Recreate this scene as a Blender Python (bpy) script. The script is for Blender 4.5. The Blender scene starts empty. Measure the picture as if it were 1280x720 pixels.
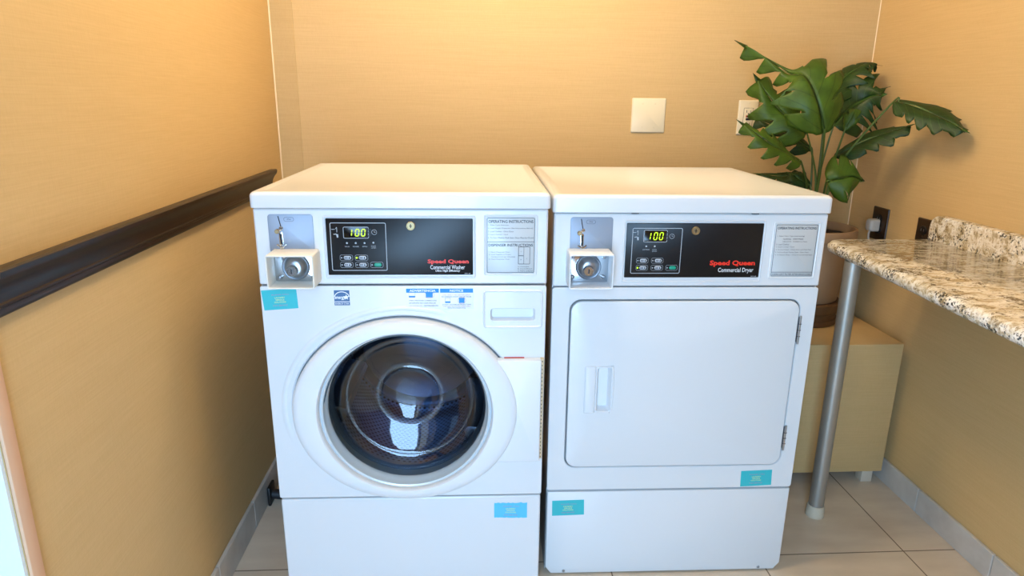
import bpy, bmesh, math, random
from mathutils import Vector, Matrix
random.seed(7)
PI = math.pi
scene = bpy.context.scene
COL = scene.collection

# ------------------------------------------------------------------ colours and materials
def lin(h):
    h = h.lstrip('#'); o = []
    for i in (0, 2, 4):
        c = int(h[i:i+2], 16) / 255
        o.append(c / 12.92 if c <= .04045 else ((c + .055) / 1.055) ** 2.4)
    return (*o, 1)

def mat(name, col, rough=.5, metal=0, spec=.5, coat=0, emit=None, estr=0):
    m = bpy.data.materials.new(name); m.use_nodes = True
    b = m.node_tree.nodes['Principled BSDF']
    b.inputs['Base Color'].default_value = col if isinstance(col, tuple) else lin(col)
    b.inputs['Roughness'].default_value = rough
    b.inputs['Metallic'].default_value = metal
    b.inputs['Specular IOR Level'].default_value = spec
    b.inputs['Coat Weight'].default_value = coat
    b.inputs['Coat Roughness'].default_value = .08
    if emit:
        b.inputs['Emission Color'].default_value = lin(emit)
        b.inputs['Emission Strength'].default_value = estr
    return m

class NT:
    """small helper for wiring node trees"""
    def __init__(s, m):
        s.m = m; s.t = m.node_tree; s.b = s.t.nodes['Principled BSDF']
    def n(s, kind, **kw):
        x = s.t.nodes.new(kind)
        for k, v in kw.items():
            if k.startswith('i_'):
                x.inputs[k[2:].replace('_', ' ')].default_value = v
            else:
                setattr(x, k, v)
        return x
    def l(s, a, b): s.t.links.new(a, b)
    def math(s, op, a, b=None):
        x = s.t.nodes.new('ShaderNodeMath'); x.operation = op
        for i, v in enumerate((a, b)):
            if v is None: continue
            if isinstance(v, (int, float)): x.inputs[i].default_value = v
            else: s.l(v, x.inputs[i])
        return x.outputs[0]
    def mix(s, f, a, b):
        x = s.t.nodes.new('ShaderNodeMix'); x.data_type = 'RGBA'
        for sock, v in ((x.inputs[0], f), (x.inputs[6], a), (x.inputs[7], b)):
            if isinstance(v, (int, float)): sock.default_value = v
            elif isinstance(v, tuple): sock.default_value = v
            else: s.l(v, sock)
        return x.outputs[2]
    def ramp(s, f, stops):
        x = s.t.nodes.new('ShaderNodeValToRGB'); e = x.color_ramp.elements
        while len(e) < len(stops): e.new(.5)
        for el, (p, c) in zip(e, stops): el.position = p; el.color = c
        s.l(f, x.inputs[0]); return x.outputs[0]
    def pos(s, scale):
        g = s.n('ShaderNodeNewGeometry'); mp = s.n('ShaderNodeMapping')
        mp.inputs['Scale'].default_value = scale
        s.l(g.outputs['Position'], mp.inputs['Vector']); return mp.outputs[0]
    def bump(s, h, strength, dist=.001):
        x = s.n('ShaderNodeBump', i_Strength=strength, i_Distance=dist)
        s.l(h, x.inputs['Height']); s.l(x.outputs[0], s.b.inputs['Normal'])

def wallpaper(name, c0, c1):
    m = mat(name, c0, .62, spec=.35); t = NT(m)
    n1 = t.n('ShaderNodeTexNoise', i_Scale=1.0, i_Detail=3.0, i_Roughness=.6)
    t.l(t.pos((9, 9, 330)), n1.inputs['Vector'])
    n2 = t.n('ShaderNodeTexNoise', i_Scale=1.0, i_Detail=2.0)
    t.l(t.pos((420, 420, 60)), n2.inputs['Vector'])
    n3 = t.n('ShaderNodeTexNoise', i_Scale=1.0, i_Detail=1.0)
    t.l(t.pos((2, 2, 26)), n3.inputs['Vector'])
    f = t.math('ADD', t.math('MULTIPLY', n1.outputs[0], .55), t.math('ADD', t.math('MULTIPLY', n2.outputs[0], .3), t.math('MULTIPLY', n3.outputs[0], .15)))
    t.l(t.ramp(f, [(.36, lin(c0)), (.64, lin(c1))]), t.b.inputs['Base Color'])
    t.bump(f, .25, .0006)
    return m

M = {}
M['paper'] = wallpaper('grasscloth wallpaper', 'c3a36f', 'cbab78')
M['paper_strip'] = wallpaper('grasscloth wallpaper strip', 'bb9b66', 'c3a36f')
M['paint'] = mat('ceiling paint', 'cfc7b8', .8)
M['caulk'] = mat('caulk', 'e6cfae', .6)
M['enamel'] = mat('white enamel', 'd8dadc', .28, spec=.5, coat=.35)
M['plastic'] = mat('white plastic', 'dcdee1', .38)
M['cream'] = mat('cream plastic', 'e6dfd2', .4)
M['seam'] = mat('dark seam', '2a2a2c', .7)
M['panel'] = mat('black panel', '080b11', .36, spec=.4)
M['chrome'] = mat('chrome', 'c9ccd0', .16, 1)
M['brass'] = mat('worn brass', 'a08c68', .45, 1)
M['steel'] = mat('dull steel', 'a8abb0', .34, 1)
M['bluesteel'] = mat('brushed blue grey plate', '93a0b2', .5, .25)
M['white_ink'] = mat('white ink', 'e9ebee', .5)
M['grey_ink'] = mat('grey ink', 'a7adb4', .5)
M['dark_ink'] = mat('dark ink', '2d323a', .6)
M['red_ink'] = mat('red ink', 'e8301c', .45)
M['label'] = mat('silver label', 'c3c8ca', .42, .15)
M['paper_white'] = mat('white label paper', 'e7eaee', .5)
M['label_blue'] = mat('blue ink', '1f86cf', .5)
M['pink_ink'] = mat('pink ink', 'b07aa6', .5)
M['yellow_ink'] = mat('pale yellow ink', 'cfe08a', .5)
M['teal'] = mat('teal sticker', '2fb4bd', .45)
M['teal_worn'] = mat('worn blue sticker', '55bfe2', .45)
M['navy'] = mat('energy label blue', '3a5f8c', .5)
M['start'] = mat('green button', '12947a', .4)
M['pill'] = mat('grey button', 'b9c0c9', .4)
M['digit'] = mat('lit digits', '202000', .5, emit='c4f01c', estr=1.6)
M['digit_off'] = mat('unlit digits', '1d1d20', .5)
M['lamp_on'] = mat('lit indicator', '203000', .5, emit='b6f02a', estr=1.6)
M['screen'] = mat('display window', '0a0806', .2)
M['trim'] = mat('pale grey trim', 'cdd6db', .25, .15)
M['rubber'] = mat('grey rubber', '8795a8', .4)
M['black_rubber'] = mat('black rubber', '16161a', .55)
M['black'] = mat('black plastic', '0d0d0f', .45)
M['ivory'] = mat('ivory plastic', 'e4d8bc', .4)
M['brown_plate'] = mat('dark brown plate', '2a1a10', .3, coat=.3)
M['plug'] = mat('translucent grey plug', 'b9b3a8', .3)
M['pole'] = mat('brushed metal pole', 'aaa79f', .45, .7)
M['foot_cap'] = mat('pale rubber foot', 'c9bba4', .55)
M['clay'] = mat('clay pot', '95785a', .6)
M['soil'] = mat('soil', '241810', .95)
M['stand'] = mat('brown wood stand', '5a3d22', .5)
M['stem'] = mat('leaf stalk', '4a5f22', .5)
M['white_door'] = mat('white door paint', 'dfe6ea', .4)
M['casing'] = mat('pale casing', 'd2a887', .5)
M['foot_block'] = mat('beige foot', 'c6b8a4', .6)
M['hinge_edge'] = mat('tan hinge edge', 'cdb795', .5)
M['red_plastic'] = mat('red plastic', 'b23024', .45)

# rail: dark stained wood
m = mat('dark stained wood', '2a170f', .38, spec=.4, coat=.08); t = NT(m)
nz = t.n('ShaderNodeTexNoise', i_Scale=1.0, i_Detail=4.0); t.l(t.pos((160, 3, 160)), nz.inputs['Vector'])
t.l(t.ramp(nz.outputs[0], [(.35, lin('150a07')), (.7, lin('2c180f'))]), t.b.inputs['Base Color']); M['dark_wood'] = m
# floor tile
m = mat('floor tile', 'c0a98c', .3, spec=.5); t = NT(m)
g = t.n('ShaderNodeNewGeometry'); sx = t.n('ShaderNodeSeparateXYZ'); t.l(g.outputs['Position'], sx.inputs[0])
def grout(o, off):
    v = t.math('MODULO', t.math('ADD', o, 45 - off), .45)
    return t.math('MAXIMUM', t.math('LESS_THAN', v, .002), t.math('GREATER_THAN', v, .448))
gm = t.math('MAXIMUM', grout(sx.outputs[0], 1.112), grout(sx.outputs[1], .109))
nz = t.n('ShaderNodeTexNoise', i_Scale=5.0, i_Detail=5.0); t.l(t.pos((1, 3, 1)), nz.inputs['Vector'])
base = t.ramp(nz.outputs[0], [(.3, lin('cdbaa4')), (.7, lin('ddccb6'))])
t.l(t.mix(gm, base, lin('7d6b58')), t.b.inputs['Base Color'])
t.l(t.math('ADD', t.math('MULTIPLY', gm, .4), .3), t.b.inputs['Roughness'])
t.bump(t.math('SUBTRACT', 1, gm), .4, .001); M['tile'] = m
# baseboard tile
m = mat('baseboard tile', 'cbbba6', .4); t = NT(m)
nz = t.n('ShaderNodeTexNoise', i_Scale=12.0, i_Detail=4.0); t.l(t.pos((1, 1, 1)), nz.inputs['Vector'])
t.l(t.ramp(nz.outputs[0], [(.3, lin('b4aca3')), (.7, lin('c8c2ba'))]), t.b.inputs['Base Color']); M['base_tile'] = m
# granite
m = mat('granite', 'd8c7a8', .13, spec=.6, coat=.2); t = NT(m)
p1 = t.pos((19, 40, 40))
n1 = t.n('ShaderNodeTexNoise', i_Scale=1.0, i_Detail=7.0, i_Roughness=.72, i_Distortion=.5); t.l(p1, n1.inputs['Vector'])
c1 = t.ramp(n1.outputs[0], [(.34, lin('8f7a58')), (.45, lin('c9bba0')), (.52, lin('e4ddd0')), (.68, lin('f3f1ec'))])
n4 = t.n('ShaderNodeTexNoise', i_Scale=1.0, i_Detail=5.0, i_Roughness=.75); t.l(t.pos((48, 95, 95)), n4.inputs['Vector'])
f2 = t.ramp(n4.outputs[0], [(.57, (0, 0, 0, 1)), (.64, (.85, .85, .85, 1))])
c2 = t.mix(f2, c1, lin('8c7856'))
n2 = t.n('ShaderNodeTexNoise', i_Scale=1.0, i_Detail=4.0, i_Roughness=.7); t.l(t.pos((120, 150, 150)), n2.inputs['Vector'])
n3 = t.n('ShaderNodeTexNoise', i_Scale=1.0, i_Detail=2.0); t.l(t.pos((22, 14, 22)), n3.inputs['Vector'])
spk = t.math('ADD', n2.outputs[0], t.math('MULTIPLY', n3.outputs[0], .5))
f1 = t.ramp(spk, [(.81, (0, 0, 0, 1)), (.86, (1, 1, 1, 1))])
t.l(t.mix(f1, c2, lin('35322f')), t.b.inputs['Base Color']); M['granite'] = m
# leaf
def leafmat(name, a, b, vein):
    m = mat(name, a, .45, spec=.3); t = NT(m)
    uv = t.n('ShaderNodeUVMap'); s = t.n('ShaderNodeSeparateXYZ'); t.l(uv.outputs[0], s.inputs[0])
    av = t.math('ABSOLUTE', t.math('SUBTRACT', s.outputs[1], .5))
    mid = t.math('LESS_THAN', av, .018)
    ph = t.math('FRACT', t.math('MULTIPLY', t.math('SUBTRACT', s.outputs[0], t.math('MULTIPLY', av, .45)), 8.0))
    side = t.math('MULTIPLY', t.math('LESS_THAN', ph, .09), .45)
    nz = t.n('ShaderNodeTexNoise', i_Scale=26.0, i_Detail=4.0); t.l(t.pos((1, 1, 1)), nz.inputs['Vector'])
    base = t.ramp(nz.outputs[0], [(.3, lin(a)), (.72, lin(b))])
    t.l(t.mix(t.math('MAXIMUM', mid, side), base, lin(vein)), t.b.inputs['Base Color'])
    tr = t.b.inputs.get('Transmission Weight')
    t.bump(t.math('MAXIMUM', mid, side), .3, .001)
    return m
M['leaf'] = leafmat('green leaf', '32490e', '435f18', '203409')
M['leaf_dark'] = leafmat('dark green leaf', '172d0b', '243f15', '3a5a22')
# drum
m = mat('perforated drum steel', '8c9db2', .3, 1); t = NT(m)
uv = t.n('ShaderNodeUVMap'); s = t.n('ShaderNodeSeparateXYZ'); t.l(uv.outputs[0], s.inputs[0])
row = t.math('FLOOR', t.math('MULTIPLY', s.outputs[1], 34))
fu = t.math('SUBTRACT', t.math('FRACT', t.math('ADD', t.math('MULTIPLY', s.outputs[0], 96), t.math('MULTIPLY', row, .5))), .5)
fv = t.math('SUBTRACT', t.math('FRACT', t.math('MULTIPLY', s.outputs[1], 34)), .5)
rr_ = t.math('SQRT', t.math('ADD', t.math('MULTIPLY', fu, fu), t.math('MULTIPLY', fv, fv)))
hole = t.math('LESS_THAN', rr_, .27)
t.l(t.mix(hole, lin('8c9db2'), lin('0d0f12')), t.b.inputs['Base Color'])
t.l(t.math('SUBTRACT', 1, hole), t.b.inputs['Metallic']); M['drum'] = m
M['drum_back'] = mat('drum back steel', '5b5f66', .35, 1)
# glass bowl: clear with a fresnel sheen
m = bpy.data.materials.new('door glass'); m.use_nodes = True
nt = m.node_tree; nt.nodes.remove(nt.nodes['Principled BSDF'])
out = nt.nodes['Material Output']; tr = nt.nodes.new('ShaderNodeBsdfTransparent'); gl = nt.nodes.new('ShaderNodeBsdfGlossy')
tr.inputs[0].default_value = (.60, .76, .95, 1); gl.inputs['Roughness'].default_value = .03
gl.inputs[0].default_value = (1, 1, 1, 1)
fr = nt.nodes.new('ShaderNodeFresnel'); fr.inputs[0].default_value = 1.7
mx = nt.nodes.new('ShaderNodeMixShader')
nt.links.new(fr.outputs[0], mx.inputs[0]); nt.links.new(tr.outputs[0], mx.inputs[1]); nt.links.new(gl.outputs[0], mx.inputs[2])
nt.links.new(mx.outputs[0], out.inputs[0]); M['glass'] = m

# ------------------------------------------------------------------ mesh helpers
def make(name, bm, m, parent=None, ang=32, label=None):
    bmesh.ops.remove_doubles(bm, verts=bm.verts, dist=1e-6)
    bm.normal_update()
    lim = math.radians(ang)
    for f in bm.faces: f.smooth = True
    for e in bm.edges:
        if len(e.link_faces) == 2 and e.calc_face_angle(0) > lim: e.smooth = False
    me = bpy.data.meshes.new(name); bm.to_mesh(me); bm.free()
    me.materials.append(M[m])
    o = bpy.data.objects.new(name, me); COL.objects.link(o)
    if parent: o.parent = parent
    if label: o['label'] = label
    return o

def thing(name, label, cat, loc=(0, 0, 0), rz=0, group=None):
    o = bpy.data.objects.new(name, None); COL.objects.link(o)
    o.empty_display_size = .05
    o.location = loc; o.rotation_euler = (0, 0, rz); o['label'] = label; o['category'] = cat
    if group: o['group'] = group
    return o

def struct(name, bm, m, ang=32):
    o = make(name, bm, m, None, ang); o['kind'] = 'structure'; return o

def box(bm, x0, x1, y0, y1, z0, z1, bev=0, seg=2):
    r = bmesh.ops.create_cube(bm, size=1)
    vs = r['verts']
    bmesh.ops.transform(bm, matrix=Matrix.Translation(((x0+x1)/2, (y0+y1)/2, (z0+z1)/2)) @ Matrix.Diagonal((abs(x1-x0), abs(y1-y0), abs(z1-z0), 1)), verts=vs)
    if bev:
        es = list({e for v in vs for e in v.link_edges})
        bmesh.ops.bevel(bm, geom=es, offset=bev, segments=seg, affect='EDGES', profile=.5)

def rr(u0, u1, z0, z1, r, n=6):
    r = max(1e-5, min(r, (u1-u0)/2-1e-5, (z1-z0)/2-1e-5)); P = []
    for cx, cz, a in ((u1-r, z1-r, 0), (u0+r, z1-r, 90), (u0+r, z0+r, 180), (u1-r, z0+r, 270)):
        for i in range(n+1):
            t = math.radians(a + 90*i/n); P.append((cx+r*math.cos(t), cz+r*math.sin(t)))
    return P

def ell(cx, cz, a, b, n=96):
    return [(cx+a*math.cos(2*PI*i/n), cz+b*math.sin(2*PI*i/n)) for i in range(n)]

def loft(bm, loops, closed=True, cap0=False, cap1=False):
    """loops of 3D points, all the same length"""
    R = [[bm.verts.new(p) for p in L] for L in loops]
    n = len(R[0])
    for a, b in zip(R, R[1:]):
        for i in range(n if closed else n-1):
            j = (i+1) % n
            try: bm.faces.new((a[i], a[j], b[j], b[i]))
            except ValueError: pass
    if cap0: bm.faces.new(list(reversed(R[0])))
    if cap1: bm.faces.new(R[-1])
    return R

def at_y(loop, y): return [(u, y, z) for u, z in loop]

def rr_plate(bm, u0, u1, z0, z1, r, yf, yb, c=.001, n=6):
    loft(bm, [at_y(rr(u0, u1, z0, z1, r, n), yb), at_y(rr(u0, u1, z0, z1, r, n), yf+c),
              at_y(rr(u0+c*.4, u1-c*.4, z0+c*.4, z1-c*.4, r-c*.4, n), yf+c*.35),
              at_y(rr(u0+c, u1-c, z0+c, z1-c, r-c, n), yf)], cap1=True)

def rr_ring(bm, u0, u1, z0, z1, r, w, y, n=6):
    loft(bm, [at_y(rr(u0, u1, z0, z1, r, n), y), at_y(rr(u0+w, u1-w, z0+w, z1-w, max(r-w, 1e-4), n), y)])

def rr_rim(bm, u0, u1, z0, z1, r, w, h, n=8, y=0):
    """a raised half-round rim round a rounded rectangle"""
    L = []
    for k in range(7):
        t = k/6; d = w*t; hh = h*math.sin(PI*t)
        L.append(at_y(rr(u0+d, u1-d, z0+d, z1-d, max(r-d, 1e-4), n), y-hh))
    loft(bm, L)

def flat_fill(bm, outer, holes, y):
    es = []
    for L in [outer] + holes:
        vs = [bm.verts.new((u, y, z)) for u, z in L]
        for i in range(len(vs)): es.append(bm.edges.new((vs[i], vs[(i+1) % len(vs)])))
    r = bmesh.ops.triangle_fill(bm, use_beauty=True, use_dissolve=False, edges=es)
    for f in r['geom']:
        if isinstance(f, bmesh.types.BMFace) and f.normal.y > 0: f.normal_flip()

def lathe_y(bm, prof, cx, cz, n=32, sx=1, sz=1, cap=True):
    """prof: (radius, y) pairs, turned about the y axis"""
    L = []
    for r, y in prof:
        r = max(r, 1e-5)
        L.append([(cx+r*sx*math.cos(2*PI*i/n), y, cz+r*sz*math.sin(2*PI*i/n)) for i in range(n)])
    loft(bm, L, cap1=cap)

def lathe_z(bm, prof, cx, cy, n=40, cap0=True, cap1=True):
    L = [[(cx+max(r, 1e-5)*math.cos(2*PI*i/n), cy+max(r, 1e-5)*math.sin(2*PI*i/n), z) for i in range(n)] for r, z in prof]
    loft(bm, L, cap0=cap0, cap1=cap1)

def tube(bm, pts, rad, n=10):
    pts = [Vector(p) for p in pts]; L = []; up = None
    for i, p in enumerate(pts):
        d = (pts[min(i+1, len(pts)-1)]-pts[max(i-1, 0)]).normalized()
        if up is None:
            up = Vector((0, 0, 1)) if abs(d.z) < .9 else Vector((0, 1, 0))
        a = d.cross(up).normalized(); up = a.cross(d).normalized()
        r = rad[i] if isinstance(rad, (list, tuple)) else rad
        L.append([tuple(p+a*r*math.cos(2*PI*k/n)+up*r*math.sin(2*PI*k/n)) for k in range(n)])
    loft(bm, L, cap0=True, cap1=True)

def smooth_path(pts, n):
    pts = [Vector(p) for p in pts]; P = [pts[0]*2-pts[1]] + pts + [pts[-1]*2-pts[-2]]; o = []
    m = len(pts)-1
    for k in range(n+1):
        t = k/n*m; i = min(int(t), m-1); f = t-i
        a, b, c, d = P[i], P[i+1], P[i+2], P[i+3]
        o.append(.5*((2*b)+(c-a)*f+(2*a-5*b+4*c-d)*f*f+(3*b-a-3*c+d)*f**3))
    return o

def poly(bm, pts, y):
    vs = [bm.verts.new((u, y, z)) for u, z in pts]
    f = bm.faces.new(vs); f.normal_update()
    if f.normal.y > 0: f.normal_flip()

def disc(bm, u, z, r, y, n=20, r2=None):
    poly(bm, [(u+r*math.cos(2*PI*i/n), z+(r2 or r)*math.sin(2*PI*i/n)) for i in range(n)], y)

def ring(bm, u, z, r, w, y, n=28):
    loft(bm, [at_y(ell(u, z, r, r, n), y), at_y(ell(u, z, r-w, r-w, n), y)])

_fonts = {}
def text(bm, s, u0, u1, z0, z1, y, bold=0, shear=0):
    """flat lettering fitted into the rectangle u0..u1, z0..z1 on the plane y"""
    key = (s, bold, shear)
    if key not in _fonts:
        cu = bpy.data.curves.new('lettering', 'FONT'); cu.body = s; cu.resolution_u = 2
        cu.fill_mode = 'FRONT'; cu.offset = bold; cu.shear = shear
        ob = bpy.data.objects.new('lettering', cu); COL.objects.link(ob)
        dg = bpy.context.evaluated_depsgraph_get(); me = ob.evaluated_get(dg).to_mesh()
        V = [tuple(v.co[:2]) for v in me.vertices]; F = [tuple(p.vertices) for p in me.polygons]
        bpy.data.objects.remove(ob); bpy.data.curves.remove(cu)
        _fonts[key] = (V, F)
    V, F = _fonts[key]
    xs = [v[0] for v in V]; zs = [v[1] for v in V]
    a, b, c, d = min(xs), max(xs), min(zs), max(zs)
    vs = [bm.verts.new((u0+(x-a)/(b-a)*(u1-u0), y, z0+(zz-c)/(d-c)*(z1-z0))) for x, zz in V]
    for f in F:
        try:
            q = bm.faces.new([vs[i] for i in f]); q.normal_update()
            if q.normal.y > 0: q.normal_flip()
        except ValueError: pass

def B(): return bmesh.new()

# ------------------------------------------------------------------ room
LX, RX, BY, FY, CZ = -.8683, 1.2834, .9556, -2.3, 2.42
bm = B(); box(bm, LX-.2, RX+.2, FY-.3, BY+.2, -.1, 0); struct('floor', bm, 'tile')
bm = B(); box(bm, LX-.2, RX+.2, FY-.3, BY+.2, CZ, CZ+.1); struct('ceiling', bm, 'paint')
bm = B(); box(bm, LX-.1, RX+.1, BY, BY+.1, 0, CZ); struct('wall_back', bm, 'paper')
bm = B(); box(bm, RX, RX+.1, FY-.1, BY, 0, CZ); struct('wall_right', bm, 'paper')
bm = B(); WT = .14
box(bm, LX-WT, LX, -.625, BY, 0, CZ); box(bm, LX-WT, LX, FY-.1, -1.56, 0, CZ); box(bm, LX-WT, LX, -1.56, -.625, 2.1, CZ)
struct('wall_left', bm, 'paper')
# wall behind the camera with a wide doorway that lets the daylight in
DX0, DX1, DZ = -.84, .02, 2.15
bm = B()
box(bm, LX-.1, DX0, FY-.1, FY, 0, CZ); box(bm, DX1, RX+.1, FY-.1, FY, 0, CZ); box(bm, DX0, DX1, FY-.1, FY, DZ, CZ)
struct('wall_front', bm, 'paper')
bm = B()
box(bm, DX0, DX0+.04, FY-.1, FY+.012, 0, DZ); box(bm, DX1-.04, DX1, FY-.1, FY+.012, 0, DZ); box(bm, DX0, DX1, FY-.1, FY+.012, DZ-.04, DZ)
struct('door_2', bm, 'white_door')
# overlapping strip of wallpaper in the left corner, caulked corners
bm = B(); loft(bm, [[(LX, BY-.002, z), (-.79, BY-.002, z), (-.789, BY, z)] for z in (0, CZ)], closed=False); struct('trim_2', bm, 'paper_strip')
bm = B(); loft(bm, [[(LX, BY-.007, z), (LX+.002, BY-.005, z), (LX+.0035, BY-.002, z)] for z in (0, CZ)], closed=False); struct('trim_3', bm, 'caulk')
bm = B(); loft(bm, [[(RX, BY-.003, z), (RX-.0012, BY-.002, z), (RX-.002, BY, z)] for z in (0, CZ)], closed=False); struct('trim_4', bm, 'caulk')
# chair rail on the left wall
prof = [(0, 1.0585), (.010, 1.0620), (.030, 1.0630), (.033, 1.0600), (.032, 1.0520), (.029, 1.0470), (.023, 1.0400), (.017, 1.0290), (.0145, 1.0180),
        (.015, 1.0110), (.0175, 1.0090), (.018, 1.0060), (.016, 1.0035), (.0165, .9990), (.0155, .9935), (.012, .9900), (0, .9890)]
bm = B()
loft(bm, [[(LX+d, y, z) for d, z in prof] for y in (-.603, .78)], closed=False)
bm.faces.new([bm.verts.new((LX+d, .78, z)) for d, z in prof])
struct('trim_1', bm, 'dark_wood', 40)
# tiled baseboards
def base_tiles(name, fixed, side, h, joints, th=.011):
    bm = B()
    for a, b in zip(joints, joints[1:]):
        if side == 'x+': box(bm, fixed, fixed+th, a+.0012, b-.0012, 0, h, .002, 1)
        if side == 'x-': box(bm, fixed-th, fixed, a+.0012, b-.0012, 0, h, .002, 1)
        if side == 'y-': box(bm, a+.0012, b-.0012, fixed-th, fixed, 0, h, .002, 1)
    struct(name, bm, 'base_tile')
base_tiles('baseboard_left', LX, 'x+', .093, [-.597, -.28, .010, .305, .63, BY-.012])
base_tiles('baseboard_right', RX, 'x-', .084, [FY, -1.98, -1.66, -1.34, -1.01, -.68, -.354, -.026, .301, .628, BY-.012])
base_tiles('baseboard_back', BY, 'y-', .09, [LX, -.55, -.22, .1, .43, .76, 1.0, RX])
# side door set back in the left wall, beside the camera
bm = B()
box(bm, LX, LX+.006, -.625, -.598, 0, 2.1, .002); box(bm, LX, LX+.012, -1.60, -1.56, 0, 2.1, .003); box(bm, LX, LX+.006, -1.60, -.598, 2.1, 2.14, .003)
struct('trim_5', bm, 'casing')
bm = B()
box(bm, LX-WT, LX-.001, -.632, -.6255, 0, 2.1); box(bm, LX-WT, LX-.001, -1.5595, -1.553, 0, 2.1); box(bm, LX-WT, LX-.001, -1.553, -.632, 2.092, 2.0995)
box(bm, LX-WT, LX-.001, -1.553, -.632, .0005, .006)
struct('door_1', bm, 'white_door')

# ------------------------------------------------------------------ the two laundry machines
W, D = .683, .694
SEG = {'a': ((.12, 1), (.88, 1)), 'b': ((.94, .94), (.94, .55)), 'c': ((.94, .45), (.94, .06)), 'd': ((.12, 0), (.88, 0)), 'e': ((.06, .45), (.06, .06)), 'f': ((.06, .94), (.06, .55)), 'g': ((.12, .5), (.88, .5))}
def seven(bm, segs, u, z, w, h, y, th, slant=.12):
    for s in segs:
        (a, b), (c, d) = SEG[s]
        p, q = (u+a*w+b*h*slant, z+b*h), (u+c*w+d*h*slant, z+d*h)
        dx, dz = q[0]-p[0], q[1]-p[1]; L = math.hypot(dx, dz); nx, nz = -dz/L*th/2, dx/L*th/2
        poly(bm, [(p[0]+nx, p[1]+nz), (q[0]+nx, q[1]+nz), (q[0]-nx, q[1]-nz), (p[0]-nx, p[1]-nz)], y)

def housing(root, zlb, zt):
    """lid with rolled edges, a crease near its back edge"""
    bm = B()
    L = []
    c = .011
    def lp(x0, x1, y0, y1, r, z, n=5):
        return [(u, v, z) for u, v in rr(x0, x1, y0, y1, r, n)]
    x0, x1, y0, y1 = -.0025, W+.0025, -.006, D
    L = [lp(x0+.008, x1-.008, y0+.008, y1-.008, .008, zlb+.001), lp(x0+.001, x1-.001, y0+.001, y1-.001, .010, zlb), lp(x0, x1, y0, y1, .011, zlb+.002), lp(x0, x1, y0, y1, .011, zt-c)]
    for k in range(1, 6):
        a = k/5*PI/2; i = c*(1-math.cos(a)); L.append(lp(x0+i, x1-i, y0+i, y1-i, .011, zt-c+c*math.sin(a)))
    L.append(lp(x0+.020, x1-.020, y0+.020, y1-.045, .012, zt)); L.append(lp(x0+.025, x1-.025, y0+.025, y1-.050, .012, zt-.0022))
    loft(bm, L, cap0=True, cap1=True)
    make('lid', bm, 'enamel', root, 25)

def shell(bm, z0, z1):
    """sides, back and inner front of the sheet metal case"""
    box(bm, .003, .0045, .014, D-.02, z0, z1); box(bm, W-.0045, W-.003, .014, D-.02, z0, z1)
    box(bm, .003, W-.003, D-.0215, D-.02, z0, z1)

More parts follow.
